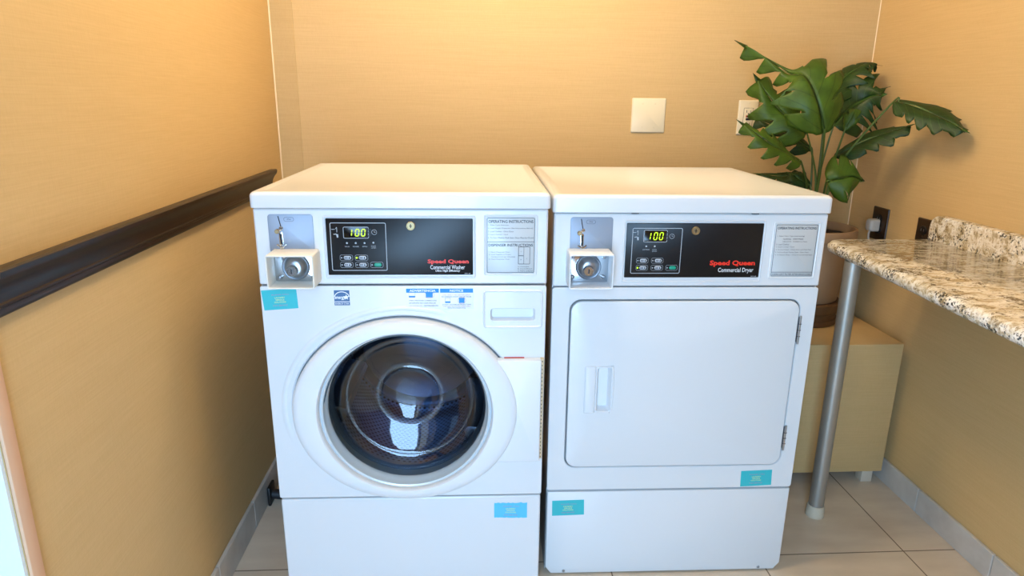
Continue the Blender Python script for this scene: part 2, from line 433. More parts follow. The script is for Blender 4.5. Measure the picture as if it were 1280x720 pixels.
def coin_unit(root, P):
    """coin slide plate with its slot, and the hooded coin box lock under it"""
    u0, u1, z0, z1 = P['plate']
    bm = B(); rr_plate(bm, u0, u1, z0, z1, .007, -.0016, 0, .0006)
    pl = make('coin_slide_plate', bm, 'bluesteel', root)
    y = -.0019; uc = u0+P['slot']; h = z1-z0
    bm = B(); s = z1-.004
    poly(bm, [(uc-.0035, s), (uc-.0012, s), (uc+.0035, s-.024), (uc+.001, s-.024)], y)
    poly(bm, [(uc-.002, s-.041), (uc+.0035, s-.041), (uc+.0045, s-.066), (uc-.0005, s-.066)], y-.0006)
    make('coin_slot', bm, 'black', pl)
    bm = B()
    lathe_y(bm, [(.0045, -.0016), (.0045, -.005), (.003, -.006), (1e-5, -.006)], uc+.003, s-.028, 20)
    tube(bm, [(uc+.0025, -.003, s-.030), (uc-.004, -.004, s-.035)], .0032, 10)
    rr_plate(bm, uc-.0035, uc+.0055, s-.069, s-.037, .003, -.0022, -.0015, .0004)
    tube(bm, [(uc-.009, -.003, s-.066), (uc-.003, -.0045, s-.070), (uc+.002, -.005, s-.072), (uc+.007, -.0045, s-.070), (uc+.012, -.003, s-.066)], .0018, 8)
    lathe_y(bm, [(.005, -.0016), (.005, -.005), (1e-5, -.0055)], uc+.002, s-.073, 16)
    make('coin_slide_guide', bm, 'chrome', pl)
    bm = B(); lathe_y(bm, [(.0052, -.0016), (.0052, -.009), (.0042, -.0105), (1e-5, -.0105)], uc-.006, s-.035, 24)
    make('coin_return_button', bm, 'brass', pl)
    bm = B(); rr_ring(bm, uc+.010, uc+.033, z1-.0165, z1-.0065, .005, .0006, y); text(bm, '25¢', uc+.017, uc+.026, z1-.0135, z1-.0095, y)
    make('coin_value_mark', bm, 'dark_ink', pl)
    # hood
    u0, u1, z0, z1 = P['hood']; yo = -.070; w = .004
    bm = B()
    o = lambda y, d=0: at_y(rr(u0+d, u1-d, z0+d, z1-d, .005-d*.6, 4), y)
    loft(bm, [o(0), o(yo+.002), o(yo+.0006, .0006), o(yo, .002), o(yo+.0006, w-.0006), o(yo+.002, w), o(-.001, w)])
    hood = make('coin_box_hood', bm, P['hood_mat'], root, 40)
    bm = B(); rr_plate(bm, u0+w, u1-w, z0+w, z1-w, .003, -.014, 0, .001)
    make('lock_plate', bm, P['lock_plate_mat'], hood)
    cx, cz = (u0+u1)/2, (z0+z1)/2
    for dx in (-1, 1):
        for dz in (-1, 1):
            bm = B(); lathe_y(bm, [(.0052, -.014), (.0052, -.0165), (.004, -.0195), (.0018, -.0205), (.0017, -.0190), (1e-5, -.0190)], cx+dx*.0385, cz+dz*.0255, 18)
            make('screw', bm, 'steel', hood)
    bm = B(); lathe_y(bm, [(.0315, -.014), (.0315, -.018), (.029, -.0205), (.0275, -.0195), (.026, -.0205), (.0235, -.026), (.0195, -.0315), (.0135, -.034), (1e-5, -.034)], cx, cz, 48)
    make('lock_dome', bm, 'steel', hood)
    bm = B(); lathe_y(bm, [(.0125, -.030), (.0125, -.044), (.0112, -.0462), (.0092, -.0462), (.0088, -.0452), (1e-5, -.0452)], cx-.003, cz-.004, 32)
    make('lock_barrel', bm, 'chrome', hood)
    bm = B(); rr_plate(bm, cx-.0045, cx-.0015, cz-.0095, cz+.0015, .0006, -.0458, -.044, .0002)
    make('keyhole', bm, 'black', hood)

def pill_button(panel, u, z, green=False, lit=False):
    w, h = .0172, .0086
    bm = B(); rr_plate(bm, u-w/2, u+w/2, z-h/2, z+h/2, .0041, -.0042, -.002, .0008, 5)
    b = make('button', bm, 'start' if green else 'pill', panel)
    bm = B(); rr_ring(bm, u-.0175, u+.0125, z-.0070, z+.0070, .0045, .0006, -.00305, 5)
    if not green:
        rr_r = .0016
        disc(bm, u+.0045, z-.0008, .0014, -.0044, 10); poly(bm, [(u+.0040, z-.001), (u+.0050, z-.001), (u+.0050, z+.0028), (u+.0040, z+.0028)], -.0044)
    make('button_outline', bm, 'grey_ink', panel)
    if not green:
        bm = B(); text(bm, 'HOT', u-.007, u+.001, z+.0004, z+.0022, -.00435); text(bm, 'COLD', u-.007, u+.001, z-.0026, z-.0006, -.00435)
        bm.free()
        bm = B(); poly(bm, [(u-.007, z+.0004), (u+.001, z+.0004), (u+.001, z+.0019), (u-.007, z+.0019)], -.00435)
        poly(bm, [(u-.007, z-.0022), (u+.001, z-.0022), (u+.001, z-.0007), (u-.007, z-.0007)], -.00435)
        disc(bm, u+.0045, z-.0006, .0019, -.00445, 10); poly(bm, [(u+.0037, z-.001), (u+.0053, z-.001), (u+.0053, z+.003), (u+.0037, z+.003)], -.00445)
        make('button_symbol', bm, 'dark_ink', b)
    bm = B(); disc(bm, u-.0135, z, .0024 if lit else .0017, -.0034, 12)
    make('indicator_light', bm, 'lamp_on' if lit else 'grey_ink', panel)

def control_panel(root, P):
    u0, u1, z0, z1 = P['panel']
    bm = B(); rr_plate(bm, u0, u1, z0, z1, .002, -.0028, 0, .0006, 3)
    pn = make('control_panel', bm, 'panel', root)
    y = -.0031
    a0, a1, c0, c1 = P['inner']
    bm = B(); rr_ring(bm, a0, a1, c0, c1, .004, .0016, y); make('panel_border', bm, 'grey_ink', pn)
    d0, d1, e0, e1 = P['display']
    bm = B(); rr_plate(bm, d0, d1, e0, e1, .003, y, -.002, .0003); sc = make('display', bm, 'screen', pn)
    bm = B(); rr_ring(bm, d0-.0012, d1+.0012, e0-.0012, e1+.0012, .0038, .0012, y-.0004); make('display_frame', bm, 'grey_ink', pn)
    w, h, zb = .0088, (e1-e0)*.62, e0+(e1-e0)*.19
    bm = B(); us = d0+(d1-d0)*P['digit_off']; th = .0024
    seven(bm, 'bc', us-.004, zb, w, h, y-.0006, th); seven(bm, 'abcdef', us+.0125, zb, w, h, y-.0006, th); seven(bm, 'abcdef', us+.0265, zb, w, h, y-.0006, th)
    make('digits', bm, 'digit', sc, label='lit yellow-green digits reading 100')
    bm = B(); seven(bm, 'abcdefg', us+.0405, zb, w, h, y-.0006, th); make('unlit_digit', bm, 'digit_off', sc)
    # clock mark, coin and hand marks
    bm = B(); cu, cz = P['clock']; ring(bm, cu, cz, .0062, .0008, y)
    poly(bm, [(cu-.0004, cz-.0004), (cu+.0004, cz-.0004), (cu+.0004, cz+.0032), (cu-.0004, cz+.0032)], y); poly(bm, [(cu, cz-.0004), (cu+.003, cz-.0004), (cu+.003, cz+.0004), (cu, cz+.0004)], y)
    make('clock_symbol', bm, 'grey_ink', pn); bm = B()
    iu, iz = d0-.024, e1-.005
    poly(bm, [(iu-.004, iz-.0006), (iu+.004, iz-.0006), (iu+.004, iz+.0006), (iu-.004, iz+.0006)], y)
    poly(bm, [(iu+.008, iz-.007), (iu+.0092, iz-.007), (iu+.0092, iz+.005), (iu+.008, iz+.005)], y); poly(bm, [(iu+.005, iz+.0012), (iu+.008, iz+.005), (iu+.008, iz+.0038), (iu+.0055, iz)], y)
    make('coin_symbol', bm, 'grey_ink', pn); bm = B()
    poly(bm, [(iu, iz-.011), (iu+.007, iz-.010), (iu+.0085, iz-.012), (iu+.001, iz-.0125)], y); poly(bm, [(iu+.0065, iz-.012), (iu+.011, iz-.011), (iu+.0115, iz-.019), (iu+.008, iz-.0195)], y)
    make('hand_symbol', bm, 'grey_ink', pn)
    for u, z, s in P['leds']:
        bm = B(); disc(bm, u, z, .0022, y); make('indicator_light', bm, 'grey_ink', pn)
        bm = B(); hw = .0022*len(s.split('\n')[0])*.62
        for k, ln in enumerate(s.split('\n')):
            text(bm, ln, u-hw, u+hw, z-.0098-.004*k, z-.0068-.004*k, y)
        make('indicator_caption', bm, 'grey_ink', pn)
    for u, z, gr, li in P['buttons']: pill_button(pn, u, z, gr, li)
    lu, lz = P['lock']
    bm = B(); lathe_y(bm, [(.0105, -.002), (.0105, -.006), (.0095, -.0072), (.0080, -.0072), (.0074, -.0064), (1e-5, -.0064)], lu, lz, 32)
    lk = make('panel_lock', bm, 'brass', pn)
    bm = B(); rr_plate(bm, lu-.0012, lu+.0012, lz-.0045, lz+.0045, .0004, -.0067, -.006, .0001); rr_plate(bm, lu-.0035, lu+.0035, lz-.0008, lz+.0008, .0004, -.0067, -.006, .0001)
    make('keyhole', bm, 'black', lk)
    bm = B(); text(bm, 'Speed Queen', *P['SQ'], y, bold=.038); make('brand_lettering', bm, 'red_ink', pn, label='red brand lettering')
    bm = B()
    for s, r, b, sh in P['model']: text(bm, s, *r, y, bold=b, shear=sh)
    text(bm, '800169', u1-.020, u1-.006, z0+.0025, z0+.0042, y)
    make('model_lettering', bm, 'white_ink', pn, label='white model lettering')

def console(root, P):
    z0, z1 = P['console']
    bm = B(); rr_plate(bm, .0022, W-.0022, z0, z1, .004, 0, .03, .004, 4)
    u0, u1, a, b = P['bezel']; rr_rim(bm, u0, u1, a, b, .006, .0055, .0022)
    u0, u1, a, b = P['instr']; rr_rim(bm, u0-.006, u1+.006, a-.006, b+.006, .006, .0055, .002)
    make('console', bm, 'enamel', root, 30)

def sticker(root, pts, m, y, ragged=False):
    """teal tape label; pts are its corners TL TR BR BL"""
    (a, b), (c, d), (e, f), (g, h) = pts
    bm = B(); top = []
    n = 16
    for k in range(n+1):
        s = k/n; j = random.uniform(-.0022, .0012) if ragged else 0
        top.append((a+(c-a)*s, b+(d-b)*s+j))
    bot = [(e+(g-e)*k/n, f+(h-f)*k/n+(random.uniform(-.0008, .0008) if ragged else 0)) for k in range(n+1)]
    lp = top+bot
    vs = [bm.verts.new((u, y, z)) for u, z in lp]; vb = [bm.verts.new((u, y+.0008, z)) for u, z in lp]
    bm.faces.new(vs)
    for i in range(len(lp)):
        j = (i+1) % len(lp); bm.faces.new((vs[i], vb[i], vb[j], vs[j]))
    bmesh.ops.recalc_face_normals(bm, faces=bm.faces)
    st = make('sticker', bm, m, root, label='small blue-green tape sticker')
    cu, cz = (a+c+e+g)/4, (b+d+f+h)/4; sl = (d-b)/(c-a); k = abs(c-a)/.088
    def sk(bm):
        for v in bm.verts: v.co.z += (v.co.x-cu)*sl
    bm = B()
    for i, (s, w) in enumerate((('LAUNDRY', .013), ('SERVICE', .011), ('SOLUTIONS', .0145))):
        zz = cz+.0045-i*.0056; text(bm, s, cu-w*k, cu+w*k, zz-.0018, zz+.0020, y-.0003, bold=.01)
    sk(bm); make('sticker_lettering', bm, 'yellow_ink', st)
    bm = B(); text(bm, 'PLEASE CALL', cu-.020*k, cu+.024*k, cz+.0105, cz+.0135, y-.0003); sk(bm); make('sticker_heading', bm, 'pink_ink', st)
    bm = B(); text(bm, 'FOR SERVICE', cu-.018*k, cu+.018*k, cz-.0165, cz-.0130, y-.0003)
    sk(bm); make('sticker_footing', bm, 'pink_ink', st)

def instr_plate(root, r, lines, rules):
    u0, u1, z0, z1 = r
    bm = B(); rr_plate(bm, u0, u1, z0, z1, .003, -.0012, 0, .0004)
    pl = make('instruction_plate', bm, 'label', root)
    bm = B(); rr_ring(bm, u0+.0015, u1-.0015, z0+.0015, z1-.0015, .003, .001, -.0015)
    for q in rules: poly(bm, q, -.0015)
    for s, a, b, c, d, bo in lines: text(bm, s, a, b, c, d, -.0015, bold=bo)
    make('instruction_lettering', bm, 'dark_ink', pl)
    return pl

# ---- washer
WR = -.0113
ws = thing('washing_machine', 'white front loading washing machine with round glass door, standing beside the left wall', 'washing machine', (-W*math.cos(WR), -W*math.sin(WR)-.0003, 0), WR)
housing(ws, 1.0542, 1.0914)
bm = B(); shell(bm, .012, 1.052)
HX, HZ, HA, HB = .336, .549, .2845, .2475
outer = rr(.0035, W-.0035, .2990, .8670, .004, 4)
slot = rr(.5455, .6555, .7790, .8118, .009, 6)
flat_fill(bm, outer, [ell(HX, HZ, HA, HB), slot], 0)
loft(bm, [at_y(rr(.0022, W-.0022, .2977, .8683, .005, 4), .030), at_y(rr(.0022, W-.0022, .2977, .8683, .005, 4), .0014), at_y(outer, 0)])
loft(bm, [at_y(ell(HX, HZ, HA, HB), 0), at_y(ell(HX, HZ, HA-.004, HB-.004), .004), at_y(ell(HX, HZ, HA-.006, HB-.006), .022), at_y(ell(HX, HZ-.003, .212, .208), .024), at_y(ell(HX, HZ-.004, .205, .203), .055)])
# pressed ridge that sweeps round the upper left of the door
L = []
for k in range(7):
    q = k/6; L.append([(HX+(HA*1.035+.014*q)*math.cos(a), -.0022*math.sin(PI*q)*math.sin(PI*i/60)**.6, HZ+(HB*1.035+.014*q)*math.sin(a)) for i, a in [(i, math.radians(70+130*i/60)) for i in range(61)]])
loft(bm, L, closed=False)
make('cabinet', bm, 'enamel', ws, 28)
WP = dict(console=(.8722, 1.0522), bezel=(.1585, .5115, .8865, 1.0375), panel=(.1655, .5045, .8960, 1.0305), inner=(.1748, .3035, .9065, 1.0210),
    instr=(.5362, .6510, .8992, 1.0340), display=(.2060, .2625, .9850, 1.0102), digit_off=.235, clock=(.2762, .9985),
    leds=[(.2122, .9728, 'WASH'), (.2325, .9729, 'RINSE'), (.2528, .9729, 'SPIN'), (.2732, .9738, 'DOOR\nLOCKED')],
    buttons=[(.2115, .9378, False, False), (.2465, .9378, False, True), (.2115, .9207, False, False), (.2465, .9207, False, False), (.2815, .9207, True, False)],
    lock=(.3607, 1.0137), SQ=(.3977, .4946, .9212, .9340), model=[('Commercial Washer', (.4039, .4855, .9098, .9200), .004, 0), ('Ultra High Efficiency', (.4160, .4745, .9026, .9086), .02, .25)],
    plate=(.0345, .1370, .9500, 1.0395), slot=.0268, hood=(.0416, .1480, .8800, .9585), hood_mat='cream', lock_plate_mat='chrome')
console(ws, WP); control_panel(ws, WP); coin_unit(ws, WP)
u0, u1 = .5362, .6510
pl = instr_plate(ws, WP['instr'], [
    ('OPERATING INSTRUCTIONS', u0+.005, u1-.005, 1.0205, 1.0275, .015),
    ('1. Make Cycle Selection', u0+.004, u0+.052, 1.0135, 1.0170, 0), ('2. Load Supply Dispenser (See Instructions Below)', u0+.004, u1-.006, 1.0060, 1.0096, 0),
    ('3. Load Clothes - Close Door', u0+.004, u0+.064, .9987, 1.0022, 0), ('4. Insert Coin(s) / Card', u0+.004, u0+.050, .9912, .9948, 0), ('5. To Start Washer-Push Start. Door Must be Closed', u0+.004, u1-.004, .9835, .9872, 0),
    ('DISPENSER INSTRUCTIONS', u0+.005, u1-.005, .9645, .9712, .015),
    ('1. Open Dispenser Door', u0+.006, u0+.056, .9490, .9525, 0), ('2. Load Supplies in Proper', u0+.006, u0+.059, .9432, .9467, 0), ('Compartment (as Indicated)', u0+.012, u0+.068, .9377, .9411, 0), ('3. Close Dispenser Door', u0+.006, u0+.056, .9318, .9353, 0),
    ('A', .6172, .6192, .9512, .9535, 0), ('B', .6172, .6192, .9315, .9338, 0), ('C', .6310, .6330, .9340, .9363, 0),
    ('A. Detergent', u1-.040, u1-.013, .9135, .9166, 0), ('B. Liquid Bleach', u1-.040, u1-.006, .9085, .9116, 0), ('C. Fabric Softener', u1-.040, u1-.004, .9035, .9066, 0)],
    [[(u0+.002, .9752), (u1-.002, .9752), (u1-.002, .9762), (u0+.002, .9762)]])
bm = B()
rr_ring(bm, .6115, .6395, .9215, .9640, .0008, .0010, -.0015, 2); rr_ring(bm, .6120, .6252, .9425, .9635, .0008, .0007, -.0015, 2); rr_ring(bm, .6120, .6252, .9220, .9420, .0008, .0007, -.0015, 2)
make('dispenser_diagram', bm, 'dark_ink', pl)
# base panel
bm = B(); rr_plate(bm, .004, W-.004, .018, .2935, .006, 0, .03, .004, 4); shell(bm, .016, .29)
make('base_panel', bm, 'enamel', ws, 28)
for fx in (.06, W-.06):
    for fy in (.07, D-.07):
        bm = B(); lathe_z(bm, [(.022, 0), (.024, .004), (.024, .010), (.012, .012), (.010, .03)], fx, fy, 20); make('levelling_foot', bm, 'black_rubber', ws)
bm = B(); box(bm, .006, W-.006, .016, .02, .018, 1.05)
es = []
bm.free()
# dispenser drawer
bm = B()
rr_rim(bm, .5275, .6735, .7605, .8580, .010, .0060, .0030)
loft(bm, [at_y(slot, 0), at_y(rr(.5470, .6540, .7805, .8100, .008, 6), .004), at_y(rr(.5500, .6510, .7840, .8075, .006, 6), .016)], cap1=True)
make('dispenser_drawer', bm, 'plastic', ws, 40)
# door
DCX, DCZ, DA, DB = .336, .545, .279, .2425
dr_ = .205
bm = B()
pf = [(1.0, .018), (1.0, -.014), (.992, -.022), (.975, -.027), (.93, -.030)]
L = [at_y(ell(DCX, DCZ, DA*s, DB*s, 120), y) for s, y in pf]
for rx_, rz_, y in ((.226, .221, -.032), (.2175, .2135, -.0315), (.2145, .2108, -.028), (.2130, .2095, -.020), (.2115, .2085, .012)):
    L.append(at_y(ell(DCX, DCZ, rx_, rz_, 120), y))
loft(bm, L)
door = make('door', bm, 'plastic', ws, 40)
bm = B()
lathe_y(bm, [(.2140, -.012), (.2085, -.015), (.2050, -.013), (.2035, -.008), (.2020, .004), (.1995, .008), (.1985, .02)], DCX, DCZ, 96, cap=False)
make('glass_trim', bm, 'trim', door)
bm = B()
lathe_y(bm, [(.2040, -.009), (.2030, .002), (.1990, .024), (.1930, .044), (.1840, .060), (.1710, .073), (.1640, .0765), (.1600, .0755), (.1560, .0790), (.1450, .085), (.1200, .094), (.0930, .102), (.0780, .1055), (.0745, .1035), (.0700, .1070), (.035, .113), (1e-5, .114)], DCX, DCZ-.004, 96, sx=1, cap=True)
make('glass_bowl', bm, 'glass', door, 60)
bm = B(); rr_plate(bm, .560, .6715, .4060, .6835, .004, -.0225, .0, .003, 4); make('hinge_cover', bm, 'plastic', door)
bm = B(); rr_plate(bm, .6700, .6785, .4080, .6835, .001, -.010, 0, .001, 2); hg = make('hinge_edge', bm, 'hinge_edge', door)
bm = B()
for k in range(26): rr_plate(bm, .6735, .6755, .412+k*.0105, .4155+k*.0105, .0004, -.0106, -.009, .0002, 2)
make('hinge_notches', bm, 'seam', hg)
bm = B(); rr_plate(bm, .5800, .6300, .6830, .6848, .0006, -.006, 0, .001, 2); make('latch_strip', bm, 'red_plastic', door)
# gasket and drum
bm = B(); lathe_y(bm, [(.207, .040), (.208, .050), (.204, .058), (.197, .062), (.195, .072), (.199, .080), (.198, .088), (.202, .095), (.214, .110)], DCX, DCZ-.004, 72, cap=False)
make('door_gasket', bm, 'rubber', ws, 60)
bm = B(); uvl = bm.loops.layers.uv.new('UVMap')
n = 96; prof = [(.205, .100), (.232, .104), (.240, .115), (.240, .30), (.240, .50), (.232, .512)]
R_ = [[bm.verts.new((DCX+r*math.cos(2*PI*i/n), y, DCZ-.004+r*math.sin(2*PI*i/n))) for i in range(n)] for r, y in prof]
for k in range(len(prof)-1):
    for i in range(n):
        j = (i+1) % n; f = bm.faces.new((R_[k][i], R_[k][j], R_[k+1][j], R_[k+1][i]))
        vv = [(prof[k][1]-.1)/.41, (prof[k+1][1]-.1)/.41]
        for lp, (a, b) in zip(f.loops, ((i/n, vv[0]), ((i+1)/n, vv[0]), ((i+1)/n, vv[1]), (i/n, vv[1]))): lp[uvl].uv = (a, b)
drum = make('drum', bm, 'drum', ws, 50)
bm = B(); lathe_y(bm, [(.234, .512), (.20, .505), (.19, .49), (.12, .485), (.10, .47), (.05, .465), (1e-5, .465)], DCX, DCZ-.004, 64); make('drum_back', bm, 'drum_back', drum, 50)
for ang in (80, 200, 320):
    a = math.radians(ang); bm = B(); L = []
    for y in (.125, .135, .30, .47, .49):
        hh = .0 if y in (.125, .49) else .055; lp = []
        for q in (-1, -.6, -.25, .25, .6, 1):
            r = .2405-hh*(1-abs(q)**2); th = a+q*.16; lp.append((DCX+r*math.cos(th), y, DCZ-.004+r*math.sin(th)))
        L.append(lp)
    loft(bm, L, closed=False); make('drum_paddle', bm, 'steel', drum, 50)
# printed labels on the washer front
y = -.0004
bm = B(); rr_plate(bm, .1742, .2105, .8206, .8578, .0006, y, 0, .0002, 2); en = make('energy_label', bm, 'navy', ws, label='blue square energy label')
bm = B(); yy = y-.0003; eu, ez = .1742, .8206; S_ = .0366
A = [math.radians(10+160*i/24) for i in range(25)]
loft(bm, [[(eu+S_*(.5+.50*math.cos(a)), yy, ez+S_*(.52+.42*math.sin(a))) for a in A], [(eu+S_*(.5+.455*math.cos(a)), yy, ez+S_*(.52+.37*math.sin(a))) for a in A]], closed=False)
text(bm, 'energy', eu+S_*.04, eu+S_*.74, ez+S_*.36, ez+S_*.60, yy, bold=.02, shear=.35)
star = [(eu+S_*(.78+(.20 if i % 2 == 0 else .085)*math.sin(2*PI*i/10)), ez+S_*(.55+(.20 if i % 2 == 0 else .085)*math.cos(2*PI*i/10))) for i in range(10)]
sv = [bm.verts.new((a, yy-.0001, b)) for a, b in star]; cv = bm.verts.new((eu+S_*.78, yy-.0001, ez+S_*.55))
for i in range(10): bm.faces.new((cv, sv[(i+1) % 10], sv[i]))
poly(bm, [(eu+.0004, ez+S_*.225), (eu+S_-.0004, ez+S_*.225), (eu+S_-.0004, ez+S_*.265), (eu+.0004, ez+S_*.265)], yy)
text(bm, 'ENERGY STAR', eu+S_*.06, eu+S_*.94, ez+S_*.06, ez+S_*.17, yy, bold=.01)
make('energy_label_print', bm, 'white_ink', en)

def notice(u0, u1, z0, z1, title, tw, rows, icons):
    bm = B(); rr_plate(bm, u0, u1, z0, z1, .0006, y, 0, .0002, 2); nl = make('notice_label', bm, 'paper_white', ws)
    bm = B(); poly(bm, [(u0+.0003, z1-.0105), (u1-.0003, z1-.0105), (u1-.0003, z1-.0002), (u0+.0003, z1-.0002)], y-.0003)
    for iu, iz, w, lvl in icons:
        poly(bm, [(iu-w, iz), (iu+w, iz), (iu+w*(1+.25*lvl), iz+.012*lvl), (iu-w*(1+.25*lvl), iz+.012*lvl)], y-.0003)
    make('notice_label_blue_print', bm, 'label_blue', nl)
    bm = B(); cu = (u0+u1)/2; text(bm, title, cu-tw, cu+tw, z1-.0085, z1-.0025, y-.0005, bold=.03); make('notice_label_title', bm, 'white_ink', nl)
    for mt in ('dark_ink', 'pink_ink'):
        bm = B(); any_ = False
        for s, a, b, z, h, k in rows:
            if k == mt: text(bm, s, u0+a, u0+b, z0+z, z0+z+h, y-.0003); any_ = True
        if mt == 'pink_ink':
            for iu, iz, w, lvl in icons:
                if lvl > .5: loft(bm, [at_y(ell(iu, iz+.006, w*1.75, .0085, 28), y-.00025), at_y(ell(iu, iz+.006, w*1.75-.0006, .0079, 28), y-.00025)])
        else:
            for iu, iz, w, lvl in icons:
                rr_ring(bm, iu-w*1.15, iu+w*1.15, iz-.0004, iz+.0125, .0006, .0005, y-.00025, 2)
        make('notice_label_lettering', bm, mt, nl)
notice(.3445, .4230, .8118, .8620, 'ADVERTENCIA', .031, [('PARA PREVENIR SOBREDOSIS', .007, .072, .0185, .003, 'dark_ink'), ('DE ESPUMA NO USAR MAS DE', .007, .070, .0120, .0034, 'dark_ink'), ('LA DOSIS DE', .007, .038, .0052, .0034, 'pink_ink'), ('DETERGENTE', .042, .076, .0052, .0034, 'dark_ink')], [(.3585, .8400, .0068, .3), (.3995, .8400, .0072, 1)])
notice(.4252, .5046, .8096, .8618, 'NOTICE', .016, [('USE ONLY HE DETERGENT', .006, .073, .0345, .0032, 'pink_ink'), ('RECOMMENDED AMOUNT FOR THIS WASHER', .004, .075, .0300, .0032, 'dark_ink'), ('DO NOT USE MORE DETERGENT THAN', .005, .074, .0105, .003, 'dark_ink'), ('THE LINE OR EXTRA SUDS WILL', .006, .073, .0062, .003, 'pink_ink'), ('RESULT IN LONGER CYCLE', .018, .061, .0020, .003, 'dark_ink')], [(.4435, .8260, .0056, .3), (.4770, .8260, .0058, 1)])
sticker(ws, [(.0045, .8578), (.0865, .8628), (.0885, .8140), (.0085, .8085)], 'teal', -.0008)
sticker(ws, [(.5570, .2740), (.6440, .2728), (.6445, .2262), (.5570, .2290)], 'teal_worn', -.0008, True)

# ---- dryer
DR = -.0147
ds = thing('clothes_dryer', 'white clothes dryer with square side hinged door, standing right of the washing machine', 'clothes dryer', (.0167, .0530, 0), DR)
housing(ds, 1.0369, 1.0803)
bm = B(); shell(bm, .012, 1.035)
outer = rr(.0035, W-.0035, .2745, .8465, .006, 4); d0, d1, e0, e1 = .0455, .6430, .3400, .8178
hole = rr(d0, d1, e0, e1, .032, 8)
flat_fill(bm, outer, [hole], 0)
loft(bm, [at_y(rr(.0022, W-.0022, .2732, .8478, .007, 4), .030), at_y(rr(.0022, W-.0022, .2732, .8478, .007, 4), .0014), at_y(outer, 0)])
loft(bm, [at_y(hole, 0), at_y(rr(d0+.002, d1-.002, e0+.002, e1-.002, .030, 8), .0025), at_y(rr(d0+.002, d1-.002, e0+.002, e1-.002, .030, 8), .025)], cap1=True)
make('cabinet', bm, 'enamel', ds, 28)
DP = dict(console=(.8508, 1.0345), bezel=(.1725, .5265, .8615, 1.0195), panel=(.1800, .5200, .8745, 1.0115), inner=(.1945, .3185, .8848, .9997),
    instr=(.5505, .6585, .8760, 1.0098), display=(.2235, .2800, .9655, .9935), digit_off=.19, clock=(.2926, .9792),
    leds=[(.2307, .9540, 'DRYING'), (.2517, .9540, 'COOL\nDOWN')],
    buttons=[(.2255, .9178, False, False), (.2630, .9178, False, False), (.2255, .8995, False, True), (.2630, .8995, False, False), (.3000, .8995, True, False)],
    lock=(.3502, .9933), SQ=(.3930, .5075, .9020, .9185), model=[('Commercial Dryer', (.4155, .5050, .8850, .8995), .004, 0)],
    plate=(.0420, .1460, .9350, 1.0255), slot=.028, hood=(.0340, .1405, .8620, .9480), hood_mat='plastic', lock_plate_mat='chrome')
console(ds, DP); control_panel(ds, DP); coin_unit(ds, DP)
u0, u1 = .5505, .6585
instr_plate(ds, DP['instr'], [('OPERATING INSTRUCTIONS', u0+.005, u1-.005, .9965, 1.0030, .015),
    ('1. Select Fabric Type (heat setting)', u0+.007, u0+.075, .9775, .9812, 0), ('NORMAL   PERM PRESS', u0+.022, u0+.073, .9705, .9740, 0), ('DELICATE   TUMBLE (no heat)', u0+.022, u0+.083, .9638, .9672, 0),
    ('2. Load Clothes', u0+.006, u0+.038, .9570, .9606, 0), ('3. Insert Coin(s) / Card', u0+.006, u0+.052, .9503, .9538, 0), ('4. To Start Dryer - Close Door and Push Start', u0+.006, u0+.097, .9435, .9470, 0), ('5. To Stop Dryer During Cycle - Open Door', u0+.006, u0+.091, .9367, .9402, 0), ('6. To Restart Dryer - Close Door and Push Start', u0+.006, u0+.101, .9300, .9335, 0),
    ('CLEAN LINT FILTER AFTER EACH LOAD', u0+.004, u1-.004, .8800, .8845, .01)],
    [[(u0+.002, .8872), (u1-.002, .8872), (u1-.002, .8883), (u0+.002, .8883)]])
bm = B()
o_ = lambda i, r, yv: at_y(rr(d0+.0055+i, d1-.0055-i, e0+.0055+i, e1-.0055-i, r, 8), yv)
hs = rr(.1215, .1655, .5090, .6370, .006, 6)
flat_fill(bm, [p for p in rr(d0+.0095, d1-.0095, e0+.0095, e1-.0095, .024, 8)], [hs], -.004)
loft(bm, [o_(0, .028, .020), o_(0, .028, -.001), o_(.0012, .027, -.0032), o_(.004, .024, -.004)])
door = make('door', bm, 'enamel', ds, 28)
# recessed pull
bm = B(); L = []
def curved(i, yv):
    o = []
    for u, z in rr(.1215+i, .1655-i, .5085+i, .6375-i, .006, 6):
        o.append((u, yv, z))
    return o
loft(bm, [curved(0, -.004), curved(.0005, -.0065), curved(.002, -.0075), curved(.0035, -.0065), curved(.006, .004), curved(.010, .014)], cap1=True)
rr_plate(bm, .0920, .1225, .5045, .6395, .006, -.0085, -.003, .005, 6)
N_ = 14
prof = []
L = []
for k in range(N_+1):
    q = k/N_*2-1; z = .572+q*.0665; bx = .1655+.0035*(1-q*q)
    L.append([(bx-.006, -.004, z), (bx-.004, -.0085, z), (bx-.001, -.0085, z), (bx+.001, -.004, z)])
loft(bm, L, closed=False)
make('door_handle', bm, 'plastic', door, 40)
for a, b in ((.700, .768), (.393, .458)):
    bm = B(); rr_plate(bm, .6395, .6455, a, b, .001, -.0045, .004, .0008, 2); tube(bm, [(.6425, -.0035, a-.004), (.6425, -.0035, b+.004)], .0028, 10)
    hg = make('hinge', bm, 'steel', door)
    bm = B()
    for q in (.25, .5, .75): rr_plate(bm, .6390, .6460, a+(b-a)*q-.0006, a+(b-a)*q+.0006, .0002, -.0066, -.002, .0001, 1)
    make('hinge_gap', bm, 'seam', hg)
bm = B(); L = []
lp0 = lambda i, yv: [(u, yv, z) for u, z in [(.004+i, .2675-i), (W-.004-i, .2675-i), (W-.004-i, .026+i), (W-.020-i, .005+i), (.020+i, .005+i), (.004+i, .026+i)]]
loft(bm, [lp0(0, .03), lp0(0, .003), lp0(.001, .001), lp0(.003, 0)], cap1=True); shell(bm, .014, .265)
make('base_panel', bm, 'enamel', ds, 28)
